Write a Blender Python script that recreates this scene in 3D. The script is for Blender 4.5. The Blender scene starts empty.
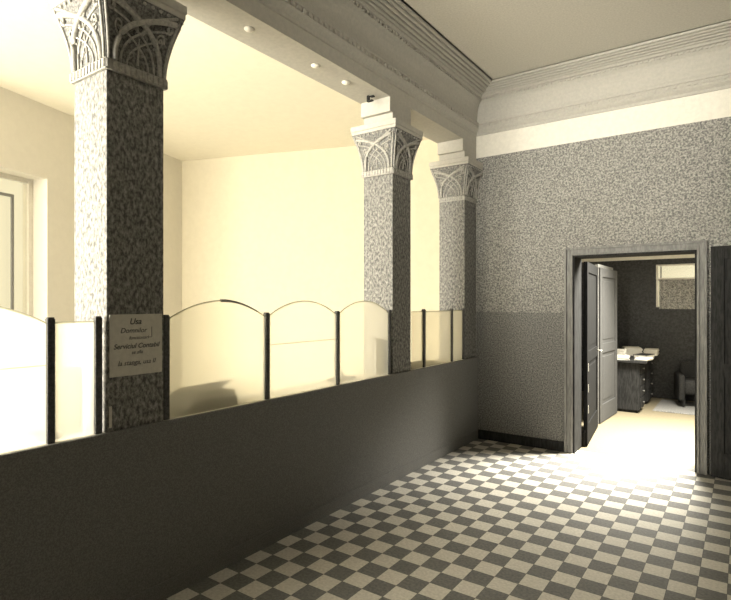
import bpy, bmesh, math, random
from mathutils import Vector, Matrix
random.seed(7)
C = bpy.context.scene.collection
PI = math.pi

# ------------------------------------------------------------ materials
def nt(name):
    m = bpy.data.materials.new(name); m.use_nodes = True
    t = m.node_tree; b = t.nodes['Principled BSDF']
    return m, t, b
def c4(c): return (c[0], c[1], c[2], 1)
def speck(name, c1, c2, scale=40, rough=.7, lo=.42, hi=.58, bump=.15, detail=4, dist=.004, stretch=None, spec=.3):
    """two-tone mottled surface: noise in object space with a little relief"""
    m, t, b = nt(name); N = t.nodes; L = t.links
    co = N.new('ShaderNodeTexCoord'); src = co.outputs['Object']
    if stretch:
        mp = N.new('ShaderNodeMapping'); mp.inputs['Scale'].default_value = stretch
        L.new(src, mp.inputs['Vector']); src = mp.outputs['Vector']
    no = N.new('ShaderNodeTexNoise'); no.inputs['Scale'].default_value = scale; no.inputs['Detail'].default_value = detail
    no.inputs['Roughness'].default_value = .65
    L.new(src, no.inputs['Vector'])
    rp = N.new('ShaderNodeValToRGB'); rp.color_ramp.elements[0].position = lo; rp.color_ramp.elements[1].position = hi
    rp.color_ramp.elements[0].color = c4(c1); rp.color_ramp.elements[1].color = c4(c2)
    L.new(no.outputs['Fac'], rp.inputs['Fac']); L.new(rp.outputs['Color'], b.inputs['Base Color'])
    bp = N.new('ShaderNodeBump'); bp.inputs['Strength'].default_value = bump; bp.inputs['Distance'].default_value = dist
    L.new(no.outputs['Fac'], bp.inputs['Height']); L.new(bp.outputs['Normal'], b.inputs['Normal'])
    b.inputs['Roughness'].default_value = rough; b.inputs['Specular IOR Level'].default_value = spec
    return m
def tint(v, w=1.0):      # sepia grey of the old print: value -> warm olive tone
    k = min(1, v/.5); return (v, v*(1-.045*k), v*(1-.15*k))
def plain(name, v, var=.12, scale=25, rough=.6, bump=.05, spec=.3):
    return speck(name, tint(v*(1-var)), tint(v*(1+var)), scale, rough, .35, .65, bump, spec=spec)

M = {}
M['trim'] = plain('cornice_plaster', .46, .06, 40, .85)
M['cream'] = plain('cream_plaster', .60, .05, 30, .85)
M['ceiling'] = plain('ceiling_plaster', .60, .09, 60, .9)
M['rear_ceiling'] = speck('cream_rear_ceiling', (.85, .80, .665), (.88, .83, .69), 12, .9, .35, .65, .05)
M['rear'] = plain('pale_rear_plaster', .74, .02, 12, .9)
M['shaft'] = speck('marbled_stone', tint(.08), tint(.38), 55, .6, .40, .68, .5, 6, .004, (1, 1, .6))
M['carved'] = speck('carved_plaster', tint(.28), tint(.44), 45, .65, .35, .6, .6, 5, .006)
M['carved_dark'] = speck('carved_ground', tint(.09), tint(.26), 70, .7, .4, .6, .8, 5, .008)
M['counter'] = speck('dark_counter_panel', tint(.13), tint(.21), 160, .55, .4, .62, .15, 3, .001)
M['marble'] = plain('pale_marble', .56, .05, 12, .35)
M['darkwood'] = speck('dark_wood', tint(.02), tint(.038), 60, .75, .4, .6, .1, 4, .001, (1, 1, .15), spec=.12)
M['leafwood'] = speck('black_brown_door', tint(.010), tint(.018), 60, .8, .4, .6, .1, 4, .001, (1, 1, .15), spec=.08)
M['casing'] = speck('brown_door_casing', tint(.17), tint(.25), 50, .5, .4, .6, .1, 4, .001, (1, 1, .15))
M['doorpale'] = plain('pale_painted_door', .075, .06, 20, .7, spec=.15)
M['post'] = speck('dark_post', tint(.05), tint(.10), 80, .4, .35, .6, .1)
M['office_floor'] = speck('buff_office_floor', (.185, .158, .104), (.215, .185, .124), 30, .7, .35, .65, .05, spec=.2)
M['rear_cream'] = speck('cream_rear_wall', (.63, .572, .435), (.66, .60, .46), 12, .9, .35, .65, .05)
M['paper'] = plain('paper', .75, .06, 40, .8)
M['signcard'] = plain('sign_card', .62, .05, 40, .8)
M['ink'] = plain('ink', .09, .1, 40, .6)
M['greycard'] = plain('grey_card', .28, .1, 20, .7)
M['leather'] = speck('dark_leather', tint(.02), tint(.045), 90, .7, .4, .6, .2, spec=.15)
M['metal'] = plain('pale_metal', .6, .05, 60, .35)
M['frame_white'] = plain('white_window_frame', .7, .04, 30, .5)
M['frame_grey'] = plain('grey_window_bar', .22, .06, 30, .5)
M['rug'] = speck('woven_rug', tint(.16), tint(.27), 90, .95, .4, .6, .4)
M['fringe'] = speck('rug_border', tint(.12), tint(.3), 60, .95, .4, .6, .3)

def edge_of(t, x):   # helper: sharp step in a value
    pass

# wallpaper wall: pale plaster frieze above z0, mottled paper, darker mottling below z1
def wall_mat(name, ztop, zlower, pd=(.10, .34), dd=(.08, .28), scale=28):
    m, t, b = nt(name); N = t.nodes; L = t.links
    geo = N.new('ShaderNodeNewGeometry'); sp = N.new('ShaderNodeSeparateXYZ'); L.new(geo.outputs['Position'], sp.inputs[0])
    def noise(sc, c1, c2, lo, hi, det=5):
        n = N.new('ShaderNodeTexNoise'); n.inputs['Scale'].default_value = sc; n.inputs['Detail'].default_value = det
        n.inputs['Roughness'].default_value = .7; L.new(geo.outputs['Position'], n.inputs['Vector'])
        r = N.new('ShaderNodeValToRGB'); r.color_ramp.elements[0].position = lo; r.color_ramp.elements[1].position = hi
        r.color_ramp.elements[0].color = c4(c1); r.color_ramp.elements[1].color = c4(c2); L.new(n.outputs['Fac'], r.inputs['Fac'])
        return n, r
    n1, r1 = noise(scale, tint(pd[0]), tint(pd[1]), .42, .60, 8)
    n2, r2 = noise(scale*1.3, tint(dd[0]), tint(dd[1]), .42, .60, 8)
    n3, r3 = noise(25, tint(.72), tint(.80), .35, .65)
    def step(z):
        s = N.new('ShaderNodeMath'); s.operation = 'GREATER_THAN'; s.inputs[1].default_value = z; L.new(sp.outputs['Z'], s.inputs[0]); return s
    mx = N.new('ShaderNodeMix'); mx.data_type = 'RGBA'; L.new(step(zlower).outputs[0], mx.inputs[0])
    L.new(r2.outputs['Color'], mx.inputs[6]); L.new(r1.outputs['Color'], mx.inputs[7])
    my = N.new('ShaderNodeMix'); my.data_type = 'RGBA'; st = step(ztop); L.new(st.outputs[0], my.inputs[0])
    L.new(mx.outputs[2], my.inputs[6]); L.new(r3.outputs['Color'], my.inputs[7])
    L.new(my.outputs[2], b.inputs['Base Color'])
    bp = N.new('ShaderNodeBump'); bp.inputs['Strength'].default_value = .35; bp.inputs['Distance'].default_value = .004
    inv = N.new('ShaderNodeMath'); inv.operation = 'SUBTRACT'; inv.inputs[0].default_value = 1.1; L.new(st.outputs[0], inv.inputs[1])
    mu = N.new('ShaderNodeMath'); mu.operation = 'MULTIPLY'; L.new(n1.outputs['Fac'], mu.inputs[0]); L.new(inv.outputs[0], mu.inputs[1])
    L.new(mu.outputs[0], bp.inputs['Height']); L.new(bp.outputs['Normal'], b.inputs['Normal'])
    b.inputs['Roughness'].default_value = .7
    return m
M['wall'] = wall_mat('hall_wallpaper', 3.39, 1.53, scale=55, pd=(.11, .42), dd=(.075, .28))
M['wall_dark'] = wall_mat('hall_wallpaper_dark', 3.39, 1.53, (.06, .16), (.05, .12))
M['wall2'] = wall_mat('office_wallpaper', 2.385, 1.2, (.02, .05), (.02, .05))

# checkered floor tiles
TS, TX, TY = .1430, -2.580, 2.998
def tile_mat():
    m, t, b = nt('checkered_tile'); N = t.nodes; L = t.links
    geo = N.new('ShaderNodeNewGeometry'); mp = N.new('ShaderNodeMapping'); mp.vector_type = 'POINT'
    mp.inputs['Location'].default_value = (-TX/TS + .5, -TY/TS + 1.5, .5); mp.inputs['Scale'].default_value = (1/TS, 1/TS, 0)
    L.new(geo.outputs['Position'], mp.inputs['Vector'])
    ck = N.new('ShaderNodeTexChecker'); ck.inputs['Scale'].default_value = 1
    L.new(mp.outputs['Vector'], ck.inputs['Vector'])
    def noise(c1, c2):
        n = N.new('ShaderNodeTexNoise'); n.inputs['Scale'].default_value = 60; n.inputs['Detail'].default_value = 4; L.new(geo.outputs['Position'], n.inputs['Vector'])
        r = N.new('ShaderNodeValToRGB'); r.color_ramp.elements[0].position = .35; r.color_ramp.elements[1].position = .65
        r.color_ramp.elements[0].color = c4(c1); r.color_ramp.elements[1].color = c4(c2); L.new(n.outputs['Fac'], r.inputs['Fac']); return r
    a = noise(tint(.50), tint(.62)); d = noise(tint(.12), tint(.18))
    L.new(a.outputs['Color'], ck.inputs['Color1']); L.new(d.outputs['Color'], ck.inputs['Color2'])
    # thin joints
    br = N.new('ShaderNodeTexBrick'); br.offset = 0; br.inputs['Scale'].default_value = 1; br.inputs['Brick Width'].default_value = 1; br.inputs['Row Height'].default_value = 1
    br.inputs['Mortar Size'].default_value = .012; br.inputs['Mortar Smooth'].default_value = 0
    br.inputs['Color1'].default_value = (1, 1, 1, 1); br.inputs['Color2'].default_value = (1, 1, 1, 1); br.inputs['Mortar'].default_value = (.45, .45, .45, 1)
    L.new(mp.outputs['Vector'], br.inputs['Vector'])
    mx = N.new('ShaderNodeMix'); mx.data_type = 'RGBA'; mx.blend_type = 'MULTIPLY'; mx.inputs[0].default_value = 1
    L.new(ck.outputs['Color'], mx.inputs[6]); L.new(br.outputs['Color'], mx.inputs[7]); L.new(mx.outputs[2], b.inputs['Base Color'])
    b.inputs['Roughness'].default_value = .6; b.inputs['Specular IOR Level'].default_value = .3
    return m
M['tile'] = tile_mat()

def glass_mat(name, col, trans, rough=.3):
    """milky etched glass"""
    m = bpy.data.materials.new(name); m.use_nodes = True; t = m.node_tree; N = t.nodes; L = t.links
    N.clear(); out = N.new('ShaderNodeOutputMaterial')
    tl = N.new('ShaderNodeBsdfTranslucent'); tl.inputs['Color'].default_value = c4(col)
    tr = N.new('ShaderNodeBsdfTransparent'); tr.inputs['Color'].default_value = (.97, .97, .95, 1)
    gl = N.new('ShaderNodeBsdfGlossy'); gl.inputs['Roughness'].default_value = rough; gl.inputs['Color'].default_value = (.8, .8, .75, 1)
    m1 = N.new('ShaderNodeMixShader'); m1.inputs[0].default_value = trans; L.new(tl.outputs[0], m1.inputs[1]); L.new(tr.outputs[0], m1.inputs[2])
    m2 = N.new('ShaderNodeMixShader'); m2.inputs[0].default_value = .03; L.new(m1.outputs[0], m2.inputs[1]); L.new(gl.outputs[0], m2.inputs[2])
    L.new(m2.outputs[0], out.inputs['Surface']); return m
M['etched'] = glass_mat('etched_glass', (.99, .96, .86), .72)
M['edge'] = glass_mat('glass_edge', (.40, .39, .31), .35)
M['pane'] = glass_mat('window_glass', (.95, .92, .82), .85, .1)
M['blind'] = speck('lace_blind', tint(.14), tint(.40), 55, .9, .42, .58, .1)
def bulb_mat():
    m, t, b = nt('plaster_boss'); b.inputs['Base Color'].default_value = c4(tint(.8)); b.inputs['Roughness'].default_value = .6; return m
M['beam'] = plain('beam_plaster', .47, .06, 30, .85)
M['boss'] = bulb_mat()

# ------------------------------------------------------------ mesh helpers
def box(bm, x0, x1, y0, y1, z0, z1, mat=None):
    vs = [bm.verts.new((x, y, z)) for x in (x0, x1) for y in (y0, y1) for z in (z0, z1)]
    if mat is not None:
        for v in vs: v.co = mat @ v.co
    for f in ((0, 1, 3, 2), (4, 6, 7, 5), (0, 4, 5, 1), (2, 3, 7, 6), (0, 2, 6, 4), (1, 5, 7, 3)):
        bm.faces.new([vs[i] for i in f])
    return vs
def rbox(bm, x0, x1, y0, y1, z0, z1, r=.004, mat=None):
    """box with small chamfered edges"""
    b2 = bmesh.new(); box(b2, x0, x1, y0, y1, z0, z1)
    bmesh.ops.bevel(b2, geom=b2.edges[:], offset=r, segments=2, affect='EDGES', profile=.5)
    me = bpy.data.meshes.new('tmp'); b2.to_mesh(me); b2.free()
    if mat is not None: me.transform(mat)
    bm.from_mesh(me); bpy.data.meshes.remove(me)
def tube(bm, pts, r, seg=8, r1=None):
    pts = [Vector(p) for p in pts]; rings = []
    n = len(pts)
    for i, p in enumerate(pts):
        d = (pts[min(i+1, n-1)] - pts[max(i-1, 0)]).normalized()
        up = Vector((0, 0, 1)) if abs(d.z) < .9 else Vector((1, 0, 0))
        a = d.cross(up).normalized(); b = d.cross(a).normalized()
        rr = r if r1 is None else r + (r1-r)*i/(n-1)
        rings.append([bm.verts.new(p + (a*math.cos(2*PI*k/seg) + b*math.sin(2*PI*k/seg))*rr) for k in range(seg)])
    for i in range(n-1):
        for k in range(seg):
            bm.faces.new((rings[i][k], rings[i][(k+1) % seg], rings[i+1][(k+1) % seg], rings[i+1][k]))
    bm.faces.new(rings[0]); bm.faces.new(rings[-1][::-1])
def lathe(bm, prof, seg=20, mat=None):
    rings = []
    for r, z in prof:
        rings.append([bm.verts.new((r*math.cos(2*PI*k/seg), r*math.sin(2*PI*k/seg), z)) for k in range(seg)])
    for i in range(len(rings)-1):
        for k in range(seg):
            bm.faces.new((rings[i][k], rings[i][(k+1) % seg], rings[i+1][(k+1) % seg], rings[i+1][k]))
    bm.faces.new(rings[0]); bm.faces.new(rings[-1][::-1])
    if mat is not None:
        for rg in rings:
            for v in rg: v.co = mat @ v.co
def obj(name, bm, m, parent=None, smooth=False):
    bmesh.ops.recalc_face_normals(bm, faces=bm.faces)
    me = bpy.data.meshes.new(name); bm.to_mesh(me); bm.free()
    me.materials.append(m if not isinstance(m, str) else M[m])
    if smooth:
        for p in me.polygons: p.use_smooth = True
    o = bpy.data.objects.new(name, me); C.objects.link(o)
    if parent: o.parent = parent
    return o
def struct(name, bm, m, **k):
    o = obj(name, bm, m, **k); o['kind'] = 'structure'; return o
def thing(name, label, cat, loc=(0, 0, 0), rz=0, group=None):
    o = bpy.data.objects.new(name, None); C.objects.link(o); o.empty_display_size = .1
    o.location = loc; o.rotation_euler = (0, 0, rz); o['label'] = label; o['category'] = cat
    if group: o['group'] = group
    return o
def tag(o, label, cat, group=None):
    o['label'] = label; o['category'] = cat
    if group: o['group'] = group
    return o
BM = bmesh.new

# ------------------------------------------------------------ dimensions
AX = -2.65                  # face of arcade and columns towards the hall
YB, YF, XR = 6.07, -2.2, 1.6  # hall: back wall, wall behind the viewer, right wall
ZC, ZB = 4.15, 3.54         # ceiling, underside of arcade beam
CT = .985                   # counter height
CS = .33                    # column size
COLY = (1.625, 4.343, 5.903)
DX0, DX1, DZ, WT = -1.522, -.37, 2.155, .29   # doorway
RZ = 3.80                   # rear room ceiling

# ------------------------------------------------------------ hall shell
b = BM(); box(b, -2.88, 3.2, -4.2, 6.22, -.12, 0); struct('floor', b, 'tile')
b = BM(); box(b, -7.8, -2.8805, -4.2, 11.2, -.12, 0); struct('floor', b, 'marble')
b = BM(); box(b, -2.88, 3.2, 6.2205, 11.2, -.12, 0); struct('floor', b, 'office_floor')
b = BM(); box(b, AX-.35, XR+.2, YF-.2, YB+WT-.001, ZC, ZC+.12); struct('ceiling', b, 'ceiling')
b = BM()
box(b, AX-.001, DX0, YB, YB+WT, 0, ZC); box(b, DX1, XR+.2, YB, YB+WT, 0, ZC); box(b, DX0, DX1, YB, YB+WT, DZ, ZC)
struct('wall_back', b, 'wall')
b = BM(); box(b, XR, XR+.2, YF, YB, 0, ZC); struct('wall_right', b, 'wall_dark')
b = BM(); box(b, AX-.335, -1.25, YF-.2, YF, 0, ZC); box(b, .65, XR+.2, YF-.2, YF, 0, ZC); box(b, -1.25, .65, YF-.2, YF, 0, 1.7); box(b, -1.25, .65, YF-.2, YF, 3.7, ZC); struct('wall_front', b, 'wall_dark')
b = BM()
for x in (-1.25, -.325, .60): rbox(b, x, x+.05, YF-.12, YF-.06, 1.7, 3.7, .003)
for z in (1.7, 2.9, 3.65): rbox(b, -1.20, .60, YF-.115, YF-.065, z, z+.05, .003)
struct('added_window_5', b, 'casing')  # unseen window, added as the opening for the hall fill lamp
# arcade wall above the columns
b = BM(); box(b, AX-.335, AX, YF, YB, ZB, ZC)
arcade = struct('wall_arcade', b, 'beam')
# solid end of the arcade behind the viewer
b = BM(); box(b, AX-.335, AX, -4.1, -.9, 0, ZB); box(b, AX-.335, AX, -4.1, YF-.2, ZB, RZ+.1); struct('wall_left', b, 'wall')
# cornice, swept round the room with mitred corners
prof = [(0, 3.655), (.012, 3.66), (.012, 3.685), (.028, 3.70), (.045, 3.715), (.05, 3.73), (.05, 3.768), (.062, 3.775), (.062, 3.792), (.03, 3.80), (.022, 3.83), (.024, 3.88),
        (.032, 3.93), (.048, 3.975), (.07, 4.01), (.098, 4.035), (.098, 4.06), (.125, 4.066), (.135, 4.085)]
p0, z0 = .135, 4.085
for k in range(5):          # reeds with deep grooves between them
    zr = z0 + .011*(k+1)
    for q in range(0, 7):
        a = q/6*PI
        prof.append((p0 + .016 - .016*math.cos(a), zr - .013*math.sin(a)))
    prof.append((p0 + .033, zr + .022)); prof.append((p0 + .040, zr + .022)); p0 += .0405
prof.append((p0+.01, ZC)); prof.append((0, ZC))
b = BM(); rings = []
for p, z in prof:
    rings.append([b.verts.new((x, y, z)) for x, y in ((AX+p, YF+p), (XR-p, YF+p), (XR-p, YB-p), (AX+p, YB-p))])
for i in range(len(rings)-1):
    for k in range(4): b.faces.new((rings[i][k], rings[i][(k+1) % 4], rings[i+1][(k+1) % 4], rings[i+1][k]))
def dent(b, zc, zh, pin, pout, step, w):
    y = YF + .1
    while y < YB - .08:
        box(b, AX+pin, AX+pout, y, y+w, zc-zh, zc+zh); box(b, XR-pout, XR-pin, y, y+w, zc-zh, zc+zh); y += step
    x = AX + .1
    while x < XR - .1:
        box(b, x, x+w, YB-pout, YB-pin, zc-zh, zc+zh); x += step
dent(b, 3.750, .014, .045, .066, .06, .03)
dent(b, 4.046, .011, .09, .118, .05, .026)
struct('trim_1', b, 'trim')
# baseboard on the back wall
b = BM(); rbox(b, AX+.03, DX0-.09, YB-.018, YB-.0005, 0, .11, .004); rbox(b, DX1+.12, XR, YB-.018, YB-.0005, 0, .11, .004)
struct('baseboard_back', b, 'darkwood')
b = BM(); rbox(b, XR-.018, XR-.0005, YF, YB-.02, 0, .11, .004); struct('baseboard_right', b, 'darkwood')

# ------------------------------------------------------------ doorway
b = BM()
T = .085
def casing(b, x0, x1, zt, y0, sgn):
    for (a, c, d) in ((0, .022, 1.0), (.02, .036, .82), (.055, .022, .25)):
        pass
    # three stepped mouldings, mitred by simple overlap
    for off, wd, th in ((0, .024, .040), (.024, .040, .022), (.064, .021, .030)):
        ya, yb = sorted((y0, y0 + sgn*th))
        rbox(b, x0-T+off, x0-T+off+wd, ya, yb, 0, zt+T-off, .003)
        rbox(b, x1+T-off-wd, x1+T-off, ya, yb, 0, zt+T-off, .003)
        rbox(b, x0-T+off+wd, x1+T-off-wd, ya, yb, zt+T-off-wd, zt+T-off, .003)
casing(b, DX0, DX1, DZ, YB-.0005, -1)
casing(b, DX0, DX1, DZ, YB+WT+.0005, 1)
d1 = struct('door_1', b, 'casing'); b = BM()
# lining of the thick wall
box(b, DX0-.0, DX0+.018, YB-.01, YB+WT+.01, 0, DZ); box(b, DX1-.018, DX1, YB-.01, YB+WT+.01, 0, DZ); box(b, DX0+.018, DX1-.018, YB-.01, YB+WT+.01, DZ-.018, DZ)
obj('door_lining', b, 'darkwood', d1)
def leaf(name, hx, hy, ang, w, h, mat, parent, th=.042):
    """panelled leaf hinged at hx,hy; ang is the direction it extends from the hinge"""
    mt = Matrix.Translation((hx, hy, 0)) @ Matrix.Rotation(ang, 4, 'Z')
    b = BM(); s = .11
    rbox(b, 0, s, -th/2, th/2, .012, h, .003, mt); rbox(b, w-s, w, -th/2, th/2, .012, h, .003, mt)
    for z0, z1 in ((.012, .25), (.95, 1.08), (h-.12, h)): rbox(b, s, w-s, -th/2, th/2, z0, z1, .003, mt)
    for z0, z1 in ((.25, .95), (1.08, h-.12)):
        box(b, s, w-s, -th*.2, th*.2, z0, z1, mt); rbox(b, s+.05, w-s-.05, -th*.34, th*.34, z0+.05, z1-.05, .006, mt)
    o = obj(name, b, mat, parent); return o, mt
lf, mt = leaf('door_leaf', -1.47, YB+WT+.045, math.radians(96), 1.10, 2.11, 'leafwood', d1)
for z in (.42, .66, .90):   # small bright plates low on the dark leaf
    b = BM(); rbox(b, .055, .07, -.026, -.020, z-.045, z+.045, .002, mt); obj('bright_plate', b, 'metal', lf)
b = BM(); tube(b, [mt @ Vector(p) for p in ((1.03, -.02, 1.02), (1.03, -.07, 1.02), (.93, -.07, 1.02))], .008); obj('door_handle', b, 'metal', lf, True)
b = BM(); tube(b, [(-1.485, 6.40, 0), (-1.485, 6.40, .16)], .008); rbox(b, -1.497, -1.473, 6.388, 6.412, .16, .19, .003); obj('floor_bolt', b, 'darkwood', d1)

# second, pale leaf deeper in the office on the left side
b = BM()
box(b, -1.64, -1.60, 7.66, 7.70, 0, 2.16); box(b, -1.64, -1.60, 8.64, 8.68, 0, 2.16); box(b, -1.64, -1.60, 7.70, 8.64, 2.12, 2.16)
d2 = struct('door_2', b, 'casing')
l2, m2 = leaf('door_leaf', -1.60, 7.715, math.radians(87), .91, 2.11, 'doorpale', d2)

# dark leaf folded back on the right of the doorway
lf2, mt2 = leaf('door_leaf', DX1+T+.035, YB-.075, math.radians(-14), .56, 2.17, 'darkwood', d1)

# ------------------------------------------------------------ office beyond the doorway
OY0, OY1, OX0, OX1, OZ = YB+WT, 10.40, -2.6, 1.7, 3.1
b = BM(); box(b, OX0-.15, -.8, OY0, OY1+.2, OZ, OZ+.1); box(b, .4, OX1+.15, OY0, OY1+.2, OZ, OZ+.1); box(b, -.8, .4, OY0, 6.85, OZ, OZ+.1); box(b, -.8, .4, 8.05, OY1+.2, OZ, OZ+.1); o = struct('ceiling', b, 'ceiling')  # ceiling hole added for the unseen overhead office fill
WX0, WX1, WZ0, WZ1 = -1.235, -.50, 1.56, 2.29
b = BM(); box(b, OX0-.15, WX0, OY1, OY1+.2, 0, OZ); box(b, WX1, OX1+.15, OY1, OY1+.2, 0, OZ); box(b, WX0, WX1, OY1, OY1+.2, 0, WZ0); box(b, WX0, WX1, OY1, OY1+.2, WZ1, OZ)
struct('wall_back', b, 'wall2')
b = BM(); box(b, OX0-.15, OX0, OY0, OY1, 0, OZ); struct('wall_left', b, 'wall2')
# right office wall with a tall window opening
QY0, QY1, QZ0, QZ1 = 6.75, 9.05, .75, 2.95
b = BM(); box(b, OX1, OX1+.15, OY0, QY0, 0, OZ); box(b, OX1, OX1+.15, QY1, OY1, 0, OZ); box(b, OX1, OX1+.15, QY0, QY1, 0, QZ0); box(b, OX1, OX1+.15, QY0, QY1, QZ1, OZ)
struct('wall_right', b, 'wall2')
# window_2 in the back wall of the office
b = BM()
def frame_xz(b, x0, x1, z0, z1, y0, y1, w):
    rbox(b, x0, x0+w, y0, y1, z0, z1, .003); rbox(b, x1-w, x1, y0, y1, z0, z1, .003)
    rbox(b, x0+w, x1-w, y0, y1, z0, z0+w, .003); rbox(b, x0+w, x1-w, y0, y1, z1-w, z1, .003)
frame_xz(b, WX0, WX1, 2.035, WZ1, OY1-.015, OY1+.06, .024)
frame_xz(b, WX0+.0, WX1, WZ0, 2.035, OY1+.01, OY1+.06, .03)
w2 = struct('window_2', b, 'frame_white')
b = BM(); box(b, WX0+.065, WX0+.08, OY1+.0, OY1+.05, 2.06, WZ1-.03); obj('glazing_bar', b, 'frame_grey', w2)
b = BM(); box(b, WX0+.02, WX1-.02, OY1+.03, OY1+.036, WZ0+.02, WZ1-.02); obj('window_pane', b, 'pane', w2)
b = BM()   # lace blind with soft pleats over the lower half
n = 40; v0 = None
for i in range(n+1):
    x = WX0+.05 + (WX1-WX0-.10)*i/n; y = OY1 - .008 + .006*math.sin(i*1.3)
    v = [b.verts.new((x, y, 1.53)), b.verts.new((x, y, 2.03)), b.verts.new((x, y+.003, 2.03)), b.verts.new((x, y+.003, 1.53))]
    if v0:
        for k in range(4): b.faces.new((v0[k], v[k], v[(k+1) % 4], v0[(k+1) % 4]))
    else: b.faces.new(v)
    v0 = v
b.faces.new(v0[::-1])
tag(obj('window_blind', b, 'blind'), 'patterned lace blind covering the lower half of the small office window', 'blind')
# window_3, the tall side window (out of the frame) whose daylight falls on the office floor
b = BM()
for y in (QY0, (QY0+QY1)/2-.025, QY1-.05): rbox(b, OX1+.05, OX1+.11, y, y+.05, QZ0, QZ1, .003)
for z in (QZ0, 2.2, QZ1-.05):
    rbox(b, OX1+.055, OX1+.105, QY0+.05, (QY0+QY1)/2-.025, z, z+.05, .003); rbox(b, OX1+.055, OX1+.105, (QY0+QY1)/2+.025, QY1-.05, z, z+.05, .003)
struct('window_3', b, 'frame_white')

# rug across the far part of the office
t = thing('rug', 'pale woven rug with darker border across the far end of the office floor', 'rug', (-.6, 9.75, 0))
b = BM(); rbox(b, -.53, 1.3, -.56, .50, .001, .011, .003); obj('rug_pile', b, 'rug', t)
b = BM(); rbox(b, -.53, 1.3, -.635, -.565, .001, .009, .002); obj('border', b, 'fringe', t)

# writing desk
t = thing('writing_desk', 'dark wooden writing desk covered in papers, seen through the doorway', 'desk', (-1.60, 9.42, 0))
b = BM(); rbox(b, -.38, .44, -.70, .70, .745, .78, .006); obj('desktop', b, 'darkwood', t)
for s in (-1, 1):
    y0, y1 = (-.64, -.22) if s < 0 else (.22, .64)
    b = BM(); rbox(b, -.30, .34, y0, y1, .04, .744, .005); rbox(b, -.27, .31, y0+.03, y1-.03, 0, .04, .002)
    pd = obj('pedestal', b, 'darkwood', t)
    for k in range(4):
        z = .07 + k*.168; b = BM(); rbox(b, .3405, .355, y0+.03, y1-.03, z, z+.15, .004); dr = obj('drawer', b, 'darkwood', pd)
        b = BM(); lathe(b, [(.006, 0), (.006, .01), (.013, .015), (.013, .022), (.006, .026)], 12, Matrix.Translation((.355, (y0+y1)/2, z+.075)) @ Matrix.Rotation(PI/2, 4, 'Y')); obj('knob', b, 'casing', dr, True)
b = BM(); rbox(b, -.30, .30, -.219, .219, .62, .744, .004); obj('centre_drawer', b, 'darkwood', t)
# papers and ledgers lying on the desk, each a stack of its own
spots = [(-1.56, 8.86, .30, .22, .06, 12, 'paper', 'low stack of white sheets at the front edge of the office desk', 'paper stack'),
         (-1.22, 8.93, .18, .28, .035, -8, 'paper', 'thin pile of white sheets at the right front corner of the office desk', 'paper stack'),
         (-1.66, 9.22, .30, .22, .12, 5, 'paper', 'tallest pile of pale papers left of the middle of the office desk', 'paper stack'),
         (-1.27, 9.32, .20, .30, .055, -15, 'leather', 'dark bound book lying in the middle of the office desk', 'book'),
         (-1.50, 9.68, .24, .32, .13, 20, 'paper', 'pale pile of papers behind the dark book on the office desk', 'paper stack'),
         (-1.24, 9.86, .20, .26, .10, 4, 'paper', 'pale pile of papers at the far right corner of the office desk', 'paper stack')]
for x, y, w, d, h, a, mm, lab, cat in spots:
    if cat == 'book':
        t = thing('book', lab, cat, (x, y, .781), math.radians(a))
        b = BM(); rbox(b, -w/2, w/2, -d/2, d/2, 0, .005, .001); rbox(b, -w/2, w/2, -d/2, d/2, h-.005, h, .001); rbox(b, -w/2, -w/2+.005, -d/2, d/2, .0055, h-.0055, .001); obj('cover', b, 'leather', t)
        b = BM(); box(b, -w/2+.006, w/2-.008, -d/2+.006, d/2-.006, .0055, h-.0055); obj('page_block', b, 'paper', t)
    else:
        b = BM(); n = max(3, int(h/.008))
        for k in range(n):
            mt_ = Matrix.Translation((x + random.uniform(-.006, .006), y + random.uniform(-.006, .006), .781 + k*h/n)) @ Matrix.Rotation(math.radians(a + random.uniform(-4, 4)), 4, 'Z')
            box(b, -w/2, w/2, -d/2, d/2, 0, h/n*.96, mt_)
        tag(obj('paper_stack', b, mm), lab, cat)

# low dark armchair at the right edge of the doorway view
t = thing('armchair', 'low dark upholstered armchair half hidden behind the right door casing', 'chair', (-.52, 9.95, .012), math.radians(12))
b = BM(); rbox(b, -.30, .30, -.27, .27, .20, .42, .04); obj('seat', b, 'leather', t, True)
b = BM(); rbox(b, -.30, .30, .20, .30, .30, .66, .04); obj('backrest', b, 'leather', t, True)
for s in (-1, 1):
    b = BM(); rbox(b, s*.33-.045, s*.33+.045, -.28, .28, .10, .50, .03); ar = obj('arm', b, 'leather', t, True)
for sx in (-.30, .30):
    for sy in (-.23, .23):
        b = BM(); tube(b, [(sx, sy, .12), (sx, sy, .0)], .025, 10, .017); obj('leg', b, 'darkwood', t)

# ------------------------------------------------------------ rear banking room beyond the arcade
az = math.radians(-18.68)
U = Vector((math.sin(az), math.cos(az), 0)); V = Vector((math.cos(az), -math.sin(az), 0))   # along the oblique wall, and away from it into the room
K = Vector((-7, 5.04, 0))
MR = Matrix(((V.x, U.x, 0, K.x), (V.y, U.y, 0, K.y), (0, 0, 1, 0), (0, 0, 0, 1)))            # local: x into the room, y along the wall to the corner
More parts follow.
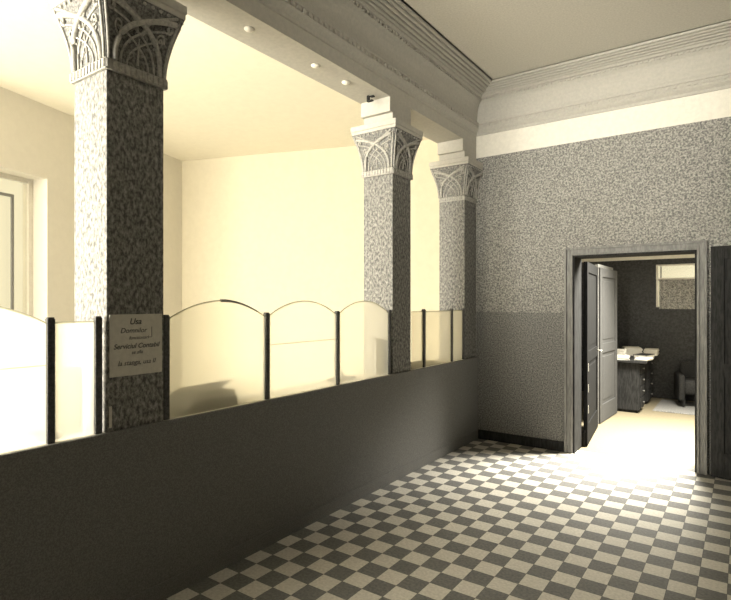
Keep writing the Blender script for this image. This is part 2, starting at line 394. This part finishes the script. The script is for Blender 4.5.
# window opening in the oblique wall: local y from -4.0 to -2.4
ya, yb2, za, zb = -4.1, -2.40, .85, 3.0
b = BM()
box(b, -.35, 0, -4.3, ya, 0, RZ, MR); box(b, -.35, 0, yb2, .3, 0, RZ, MR); box(b, -.35, 0, ya, yb2, 0, za, MR); box(b, -.35, 0, ya, yb2, zb, RZ, MR)
struct('wall_rear_left', b, 'rear')
b = BM(); box(b, -.35, 4.32, .001, .3, 0, RZ, MR); struct('wall_rear_back', b, 'rear_cream')
b = BM(); box(b, AX-.36, AX-.002, YB+.001, YB+.45, 0, RZ); struct('wall_rear_corner', b, 'rear')
b = BM()
for x0, x1, y0, y1 in ((-7.9, -5.4, -4.1, 7.4), (-3.3, AX-.336, -4.1, 7.4), (-5.4, -3.3, -4.1, -3.2), (-5.4, -3.3, -.6, 7.4)): box(b, x0, x1, y0, y1, RZ, RZ+.1)  # gap left out of view for the added rear fill lamp
struct('ceiling_rear', b, 'rear_ceiling')
# straight side wall beyond the corner (out of the frame) with one window
SX = -5.66; b = BM()
box(b, SX-.3, SX, -4.1, -3.2, 0, RZ); box(b, SX-.3, SX, -1.2, 1.06, 0, RZ); box(b, SX-.3, SX, -3.2, -1.2, 0, .9); box(b, SX-.3, SX, -3.2, -1.2, 3.0, RZ)
struct('wall_rear_side', b, 'rear')
b = BM()
for y in (-3.2, -2.225, -1.25): rbox(b, SX-.2, SX-.14, y, y+.05, .9, 3.0, .003)
for z in (.9, 2.2, 2.95): rbox(b, SX-.195, SX-.145, -3.15, -1.25, z, z+.05, .003)
struct('window_6', b, 'frame_white')
# end wall of the rear room (behind the viewer's left) with a wide window
EY = -3.9
b = BM(); box(b, SX, -5.3, EY-.2, EY, 0, RZ) ; box(b, -3.1, AX-.0, EY-.2, EY, 0, RZ); box(b, -5.3, -3.1, EY-.2, EY, 0, .9); box(b, -5.3, -3.1, EY-.2, EY, 3.4, RZ)
struct('wall_rear_front', b, 'rear')
b = BM()
for x in (-5.3, -4.75, -4.2, -3.65, -3.15): rbox(b, x, x+.05, EY-.13, EY-.07, .9, 3.4, .003)
for z in (.9, 2.5, 3.35): rbox(b, -5.25, -3.15, EY-.125, EY-.075, z, z+.05, .003)
struct('window_4', b, 'frame_white')
# window_1: thin bars in the bright opening of the oblique wall
b = BM()
for y0, w in ((ya, .05), (yb2-.05, .05)): rbox(b, -.26, -.20, y0, y0+w, za, zb, .003, MR)
for z0 in (za, zb-.05): rbox(b, -.255, -.205, ya+.05, yb2-.05, z0, z0+.05, .003, MR)
w1 = struct('window_1', b, 'frame_white')
b = BM(); box(b, -.235, -.229, ya+.04, yb2-.04, za+.04, zb-.04, MR); obj('window_pane', b, 'pane', w1)
b = BM()
rbox(b, -.21, -.185, -3.45, -2.64, 2.76, 2.79, .003, MR)
for y in (-2.664, -3.45): rbox(b, -.21, -.185, y, y+.024, .95, 2.76, .003, MR)
rbox(b, -.205, -.19, -2.876, -2.862, .95, 2.76, .002, MR)
obj('window_sash', b, 'frame_grey', w1)
# small dark square vent high on the far wall
b = BM(); mv = MR @ Matrix.Translation((4.07, -.0115, 3.62))
rbox(b, -.035, .035, -.01, .01, -.035, .035, .003, mv)
tag(obj('wall_vent', b, 'darkwood'), 'tiny dark square plate high on the pale far wall, right of the second column', 'vent')

# ------------------------------------------------------------ columns
def bell_w(t):          # half width of capital at relative height t
    return CS/2 + .006 + .074*(t**1.75)
Z_NECK0, Z_NECK1, Z_CAP1, Z_AB = 2.838, 2.893, 3.235, 3.315
def spiral(b, cx, ct, r0, turns, sgn, face, rr, ph=0):
    pts = []
    n = int(16*turns)
    for i in range(n+1):
        a = ph + sgn*2*PI*turns*i/n; r = r0*(1-.8*i/n)
        pts.append(face(cx + r*math.cos(a), ct + r*math.sin(a)))
    tube(b, pts, rr, 6, rr*.6)
def column(y, label, free=True):
    t = thing('column', label, 'column', (AX - CS/2, y, 0))
    h = CS/2 - .0006
    b = BM(); rbox(b, -h, h, -h, h, 0, Z_NECK0, .004); obj('shaft', b, 'shaft', t)
    # neck band of upright reeds
    b = BM(); h2 = CS/2 + .014 if free else h
    rbox(b, -h2, h2, -h2, h2, Z_NECK0, Z_NECK1, .003)
    n = 11; w = 2*h2/n
    for k in range(n):
        c = -h2 + (k+.5)*w
        for sx, sy in ((0, -1), (0, 1), (1, 0), (-1, 0)):
            if not free and sy == 1: continue
            if sx == 0: rbox(b, c-w*.33, c+w*.33, sy*(h2-.001) - (.008 if sy < 0 else 0), sy*(h2-.001) + (.008 if sy > 0 else 0), Z_NECK0+.006, Z_NECK1-.006, .003)
            else: rbox(b, sx*(h2-.001) - (.008 if sx < 0 else 0), sx*(h2-.001) + (.008 if sx > 0 else 0), c-w*.33, c+w*.33, Z_NECK0+.006, Z_NECK1-.006, .003)
    obj('neck_band', b, 'carved', t)
    # flaring bell
    ymax = (YB - y - .0005) if not free else 9
    b = BM(); rings = []; n = 14
    for i in range(n+1):
        q = i/n; w = bell_w(q); z = Z_NECK1 + (Z_CAP1-Z_NECK1)*q
        rings.append([b.verts.new((x, min(yy, ymax), z)) for x, yy in ((-w, -w), (w, -w), (w, w), (-w, w))])
    for i in range(n):
        for k in range(4): b.faces.new((rings[i][k], rings[i][(k+1) % 4], rings[i+1][(k+1) % 4], rings[i+1][k]))
    b.faces.new(rings[0]); b.faces.new(rings[-1])
    cap = obj('capital', b, 'carved_dark', t)
    # interlaced strapwork on each face
    b = BM()
    for side in range(4):
        if not free and side == 2: continue
        R = Matrix.Rotation(side*PI/2, 4, 'Z')
        def face(u, tt, off=.004):       # u -1..1 across, tt 0..1 up
            w = bell_w(max(0, min(1, tt))); p = R @ Vector((u*w, -w-off, Z_NECK1 + (Z_CAP1-Z_NECK1)*tt))
            p.y = min(p.y, ymax); return p
        def arc(f, n=18, rr=.013, r1=None, off=.004): tube(b, [face(*f(i/n), off) for i in range(n+1)], rr, 8, r1)
        # two great crossing bands, each a broad strap with a thin bead beside it
        for s in (1, -1):
            f = lambda q, s=s: (s*(-.62 + .10*q + 1.30*q**1.9) if False else s*(-.86 + 1.62*(math.sin(q*PI/2)**1.5 if q > 0 else 0)), .86*math.cos(q*PI/2)**.8 if q < 1 else 0)
            arc(f, 22, .016, .014, .004 if s > 0 else .009)
            g = lambda q, s=s: (s*(-.72 + 1.28*math.sin(q*PI/2)**1.6), .70*math.cos(q*PI/2)**.9 if q < 1 else 0)
            arc(g, 18, .006)
            g2 = lambda q, s=s: (s*(-.62 + .98*math.sin(q*PI/2)**1.8), .52*math.cos(q*PI/2) if q < 1 else 0)
            arc(g2, 14, .005)
            spiral(b, s*-.80, .77, .10, 1.0, -s, face, .012, PI/2)
            spiral(b, s*.60, .52, .13, 1.6, s, face, .007)
            arc(lambda q, s=s: (s*(.93 + .0*q), q*.97), 10, .008)      # corner rib
            arc(lambda q, s=s: (s*(.08 + .75*q**1.5), .52 + .44*q**.7), 14, .008)
            for k in range(7):   # small beads between the straps
                q = k/6; p = face(s*(-.55 + .9*math.sin(q*PI/2)**1.8), .36*math.cos(q*PI/2)+.04, .002)
                lathe(b, [(.002, -.007), (.007, -.002), (.007, .002), (.002, .007)], 8, Matrix.Translation(p))
        arc(lambda q: (0, .05 + .4*q), 6, .007, .003)
        for k in range(9): 
            p = face(-.8 + .2*k, .955, .003); lathe(b, [(.002, -.01), (.011, -.003), (.011, .003), (.002, .01)], 8, Matrix.Translation(p))
    obj('strapwork', b, 'carved', cap, True)
    w = bell_w(1) + .004; b = BM()
    yy = min(w+.0, ymax)
    rbox(b, -w, w, -w, yy, Z_CAP1+.0005, Z_CAP1+.03, .004); w += .006; yy = min(w, ymax); rbox(b, -w, w, -w, yy, Z_CAP1+.03, Z_AB, .006)
    obj('abacus', b, 'beam', t)
    b = BM(); h3 = CS/2 - .0006
    rbox(b, -h3, h3, -h3, h3, Z_AB, 3.405, .002)
    h4 = h3 + .045
    box(b, -h3, h3, -h4, h3, 3.405, ZB-.0005)
    obj('impost_block', b, 'beam', t)
    return t
column(COLY[0], 'nearest square column with dark marbled shaft, behind the posted notice')
column(COLY[1], 'middle square column with flared interlaced capital, standing free between two arcade bays')
column(COLY[2], 'farthest square column, built against the papered back wall', free=False)

# plaster bosses under the beam
for y in (2.55, 3.25, 3.65):
    b = BM(); lathe(b, [(.034, 0), (.036, -.006), (.026, -.016), (.010, -.022), (.002, -.023)], 20, Matrix.Translation((-2.79, y, ZB-.0005)))
    obj('plaster_boss', b, 'boss', arcade, True)
b = BM(); rbox(b, -2.82, -2.80, 4.00, 4.03, ZB-.045, ZB-.001, .003); rbox(b, -2.82, -2.76, 4.00, 4.03, ZB-.058, ZB-.045, .003); rbox(b, -2.80, -2.76, 4.02, 4.05, ZB-.012, ZB-.001, .003)
tag(obj('beam_bracket', b, 'darkwood'), 'small dark metal bracket under the beam just left of the second column', 'bracket')

# ------------------------------------------------------------ counter
CY0, CY1 = -.88, YB-.001
ct = thing('counter', 'long dark bank counter running below the arcade with a pale stone top', 'counter', (AX, 2.6, 0))
def off(bm): bmesh.ops.translate(bm, verts=bm.verts, vec=(-AX, -2.6, 0)); return bm
b = BM(); rbox(b, AX+.0005, AX+.022, CY0, CY1, 0, CT, .003); rbox(b, AX+.022, AX+.030, CY0, CY1, 0, .10, .002)
obj('front_panel', off(b), 'counter', ct)
spans = [(CY0, COLY[0]-CS/2-.002), (COLY[0]+CS/2+.002, COLY[1]-CS/2-.002), (COLY[1]+CS/2+.002, COLY[2]-CS/2-.002)]
for y0, y1 in spans:
    b = BM(); box(b, -2.88, AX, y0, y1, 0, CT-.035); obj('counter_body', off(b), 'counter', ct)
    b = BM(); rbox(b, -2.90, AX, y0, y1, CT-.0345, CT, .004); obj('counter_top', off(b), 'marble', ct)

# ------------------------------------------------------------ glazed screens on the counter
PX = -2.666
def screen(label, posts, panes, y0):
    """posts: list of y centres; panes: list of (ya, yb, rise)"""
    t = thing('counter_screen', label, 'screen', (PX, y0, CT+.001))
    for y in posts:
        b = BM(); rbox(b, -.0155, .0175, y-y0-.0175, y-y0+.0175, 0, .585, .003); rbox(b, -.0125, .0145, y-y0-.0145, y-y0+.0145, .585, .592, .002)
        obj('post', b, 'post', t)
    for (a, c, rise, seam) in panes:
        a += .018; c -= .018; n = 22
        top = [(a + (c-a)*i/n, .562 + rise*(1-(2*i/n-1)**2)) for i in range(n+1)]
        def slab(pieces, th, nm, mat, par):
            b = BM()
            for poly in pieces:
                f = [b.verts.new((-th/2, y-y0, z)) for y, z in poly]; g = [b.verts.new((th/2, y-y0, z)) for y, z in poly]
                b.faces.new(f); b.faces.new(g[::-1])
                for k in range(len(f)): b.faces.new((f[k], f[(k+1) % len(f)], g[(k+1) % len(f)], g[k]))
            return obj(nm, b, mat, par)
        if seam:
            zs = .368
            pcs = [[(a, .0), (c, .0), (c, zs-.0015), (a, zs-.0015)], [(a, zs+.0015), (c, zs+.0015)] + top[::-1]]
        else: pcs = [[(a, .0), (c, .0)] + top[::-1]]
        pn = slab(pcs, .006, 'glass_pane', 'etched', t)
        # ground edge along the arch
        b = BM(); tube(b, [(0, y-y0, z+.004) for y, z in top], .0045, 6); obj('ground_edge', b, 'edge', pn, True)
        if abs(a - 1.8285) < .002:      # dark reflection modelled as a strip along part of this arch
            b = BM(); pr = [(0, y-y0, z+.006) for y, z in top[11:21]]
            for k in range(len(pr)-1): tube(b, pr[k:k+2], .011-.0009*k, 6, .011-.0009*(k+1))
            obj('reflection_strip', b, 'greycard', pn)
        if seam:
            b = BM(); box(b, -.0035, .0035, a-y0, c-y0, zs-.0012, zs+.0012); obj('joint_strip', b, 'edge', pn)
    return t
screen('glazed counter screen left of the nearest column, cut off by the picture edge', [.41, 1.195, 1.4215], [(.41, 1.195, .10, True), (1.195, 1.4215, 0.0, False)], 1.0)
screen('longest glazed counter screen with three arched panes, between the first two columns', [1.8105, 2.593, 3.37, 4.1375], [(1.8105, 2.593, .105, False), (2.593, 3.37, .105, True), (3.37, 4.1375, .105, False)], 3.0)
screen('short glazed counter screen between the middle column and the back wall', [4.79, 5.42, 5.7175], [(4.527, 4.79, 0, False), (4.79, 5.42, .0, False), (5.42, 5.7175, 0, False)], 5.1)

# ------------------------------------------------------------ notice on the first column
t = thing('notice_board', 'grey card notice with handwritten lines posted on the nearest column', 'sign', (AX+.0005, 1.625, 0))
b = BM(); vs = []
for x in (0, .005):
    vs.append([b.verts.new((x, y, z)) for y, z in ((-.150, 1.262), (.150, 1.262), (.150, 1.585), (-.150, 1.585))])
b.faces.new(vs[0]); b.faces.new(vs[1])
for k in range(4): b.faces.new((vs[0][k], vs[0][(k+1) % 4], vs[1][(k+1) % 4], vs[1][k]))
obj('card', b, 'signcard', t)
def line(txt, y, z, size, parent, bold=0):
    cu = bpy.data.curves.new('t', 'FONT'); cu.body = txt; cu.size = size; cu.shear = .25; cu.align_x = 'CENTER'; cu.extrude = .0004; cu.offset = bold
    o = bpy.data.objects.new('t', cu); C.objects.link(o)
    dg = bpy.context.evaluated_depsgraph_get(); dg.update()
    me = bpy.data.meshes.new_from_object(o.evaluated_get(dg)); bpy.data.objects.remove(o)
    me.transform(Matrix(((0, 0, 1, .0056), (1, 0, 0, y), (0, 1, 0, z), (0, 0, 0, 1))))
    me.materials.clear(); me.materials.append(M['ink'])
    p = bpy.data.objects.new('lettering', me); C.objects.link(p); p.parent = parent; return p
line('Usa', -.01, 1.532, .045, t, .0008); line('Domnilor', -.02, 1.487, .038, t); line('functionari', .01, 1.452, .026, t)
line('Serviciul Contabil', 0, 1.405, .037, t, .0004); line('se afla', 0, 1.375, .026, t); line('la stanga, usa II', 0, 1.318, .036, t)
b = BM(); rbox(b, .0052, .0058, .085, .088, 1.46, 1.515, .0001); rbox(b, .0052, .0058, .066, .085, 1.458, 1.461, .0001); obj('bracket_mark', b, 'ink', t)
for y, z in ((-.142, 1.577), (.142, 1.577), (-.142, 1.27)):
    b = BM(); lathe(b, [(.004, 0), (.004, .002), (.001, .003)], 10, Matrix.Translation((.0052, y, z)) @ Matrix.Rotation(PI/2, 4, 'Y')); obj('tack', b, 'metal', t)
# pale highlight modelled as an upright plate low on the first column
b = BM(); rbox(b, AX+.0005, AX+.007, 1.472, 1.486, 1.005, 1.115, .002); lathe(b, [(.004, 0), (.004, .004), (.001, .006)], 10, Matrix.Translation((AX+.0068, 1.479, 1.06)) @ Matrix.Rotation(PI/2, 4, 'Y'))
tag(obj('highlight_plate', b, 'metal'), 'painted highlight shaped as a small pale upright plate low on the nearest column, just above the counter', 'plate')

# ------------------------------------------------------------ things on the counter behind the glass
def book(label, x, y, z, w, l, h, rz=0, tilt=0, nm='ledger'):
    t = thing(nm, label, 'book', (x, y, z), rz); t.rotation_euler = (tilt, 0, rz)
    b = BM(); rbox(b, -w/2, w/2, -l/2, l/2, 0, .005, .0015); rbox(b, -w/2, w/2, -l/2, l/2, h-.005, h, .0015); rbox(b, -w/2, -w/2+.005, -l/2, l/2, .0055, h-.0055, .001)
    obj('cover', b, 'leather', t)
    b = BM(); box(b, -w/2+.006, w/2-.006, -l/2+.008, l/2-.008, .0055, h-.0055); obj('page_block', b, 'greycard', t)
    return t
book('wide dark ledger lying on the counter behind glass, just right of the nearest column', -2.80, 2.14, CT+.001, .17, .50, .05)
book('second dark ledger stacked on the wide ledger behind the first full glass pane', -2.80, 2.17, CT+.0525, .15, .42, .035)
t = thing('blotter', 'dark blotter leaning up from the stacked ledgers behind the glass', 'blotter', (-2.80, 2.17, CT+.0885))
mtb = Matrix.Rotation(math.radians(-28), 4, 'Y'); b = BM(); rbox(b, -.06, .07, -.20, .20, .031, .037, .002, mtb); obj('pad', b, 'leather', t)
b = BM(); rbox(b, -.055, .04, -.012, .012, 0, .006, .001); rbox(b, .035, .045, -.012, .012, 0, .05, .001) ; obj('rest', b, 'darkwood', t)
b = BM(); tube(b, [(-2.79, 1.80, CT+.0065), (-2.79, 1.885, CT+.0065)], .0055, 8); tag(obj('ruler', b, 'darkwood'), 'thin dark round ruler lying between the nearest column and the ledgers', 'ruler')

def folder(label, x, y, w, h, lean, th=.02, nm='folder'):
    t = thing(nm, label, 'folder', (x, y, CT+.0015))
    mt_ = Matrix.Rotation(lean, 4, 'Y'); b = BM()
    rbox(b, -th/2, -th/2+.003, -w/2, w/2, 0, h, .001, mt_); rbox(b, th/2-.003, th/2, -w/2, w/2, 0, h*.97, .001, mt_); obj('cover', b, 'leather', t)
    b = BM(); box(b, -th/2+.004, th/2-.004, -w/2+.004, w/2-.004, .004, h*.95, mt_); obj('sheets', b, 'greycard', t)
    return t
folder('upright dark folder standing on the counter at the left side of the nearest column', -2.80, 1.36, .10, .33, 0)
book('small dark notebook lying at the foot of the folder left of the nearest column', -2.80, 1.235, CT+.0015, .14, .11, .018, nm='notebook')
folder('upright dark folder standing on the counter at the left side of the middle column', -2.76, 4.10, .11, .33, 0, .03)
t = thing('pen_tray', 'small dark pen tray with an inkwell behind the third full glass pane', 'pen tray', (-2.80, 3.60, CT+.001))
b = BM(); rbox(b, -.05, .05, -.14, .14, 0, .012, .004); rbox(b, -.05, -.04, -.14, .14, .012, .022, .002); rbox(b, .04, .05, -.14, .14, .012, .022, .002); obj('tray', b, 'darkwood', t)
b = BM(); lathe(b, [(.024, .0125), (.027, .03), (.022, .05), (.012, .055), (.012, .068)], 16); obj('inkwell', b, 'greycard', t, True)
b = BM(); tube(b, [(-.02, .04, .018), (-.02, .13, .018)], .004, 6); obj('pen', b, 'ink', t)
book('dark ledger lying on the counter right beside the middle column', -2.79, 4.66, CT+.001, .15, .20, .05)
book('flat dark ledger behind the pane farthest along, near the back wall', -2.79, 5.02, CT+.001, .15, .30, .03)

# ------------------------------------------------------------ camera
cam = bpy.data.cameras.new('camera'); co = bpy.data.objects.new('camera', cam); C.objects.link(co)
co.location = (0, 0, 1.65); co.rotation_euler = (PI/2, 0, .616)
cam.sensor_width = 36; cam.lens = 36*534.57/731; cam.shift_y = (301.94-300)/731; cam.clip_start = .02
bpy.context.scene.camera = co

# ------------------------------------------------------------ light: daylight through the windows, plus added fill lamps
WARM = (1, .955, .83)
def area(name, loc, rot, sx, sy, power, col=WARM, spread=None):
    l = bpy.data.lights.new(name, 'AREA'); l.shape = 'RECTANGLE'; l.size = sx; l.size_y = sy; l.energy = power; l.color = col
    if spread: l.spread = spread
    o = bpy.data.objects.new(name, l); C.objects.link(o); o.location = loc
    d = Vector(rot); o.rotation_euler = d.to_track_quat('-Z', 'Y').to_euler(); return o
area('rear_end_window_light', (-4.2, EY-.25, 2.2), (.03, 1, .02), 2.2, 2.5, 1180)
area('rear_fill_light', (-4.35, -1.9, RZ+.15), (-.1, .15, -1), 2.1, 2.6, 430)  # added fill from overhead, out of view, to brighten the rear room
area('rear_side_window_light', (SX-.35, -2.2, 2.0), (1, .6, .25), 1.9, 2.0, 150)
area('hall_fill_light', (-1.1, YF-.3, 2.7), (-.07, 1, .11), 1.0, 1.9, 50, spread=.65)  # unseen fill lamp added behind the camera for back wall and frieze
area('office_fill_light', (-.2, 7.45, OZ+.14), (-.1, -.3, -1), 1.1, 1.1, 600, spread=2.0)  # added overhead fill, unseen, to brighten the office floor and doorway spill
W = bpy.data.worlds.new('world'); bpy.context.scene.world = W; W.use_nodes = True
W.node_tree.nodes['Background'].inputs[0].default_value = (1, .90, .62, 1); W.node_tree.nodes['Background'].inputs[1].default_value = 1.0
vs = bpy.context.scene.view_settings; vs.view_transform = 'Standard'; vs.look = 'None'; vs.gamma = 1; vs.exposure = 0; vs.use_curve_mapping = False
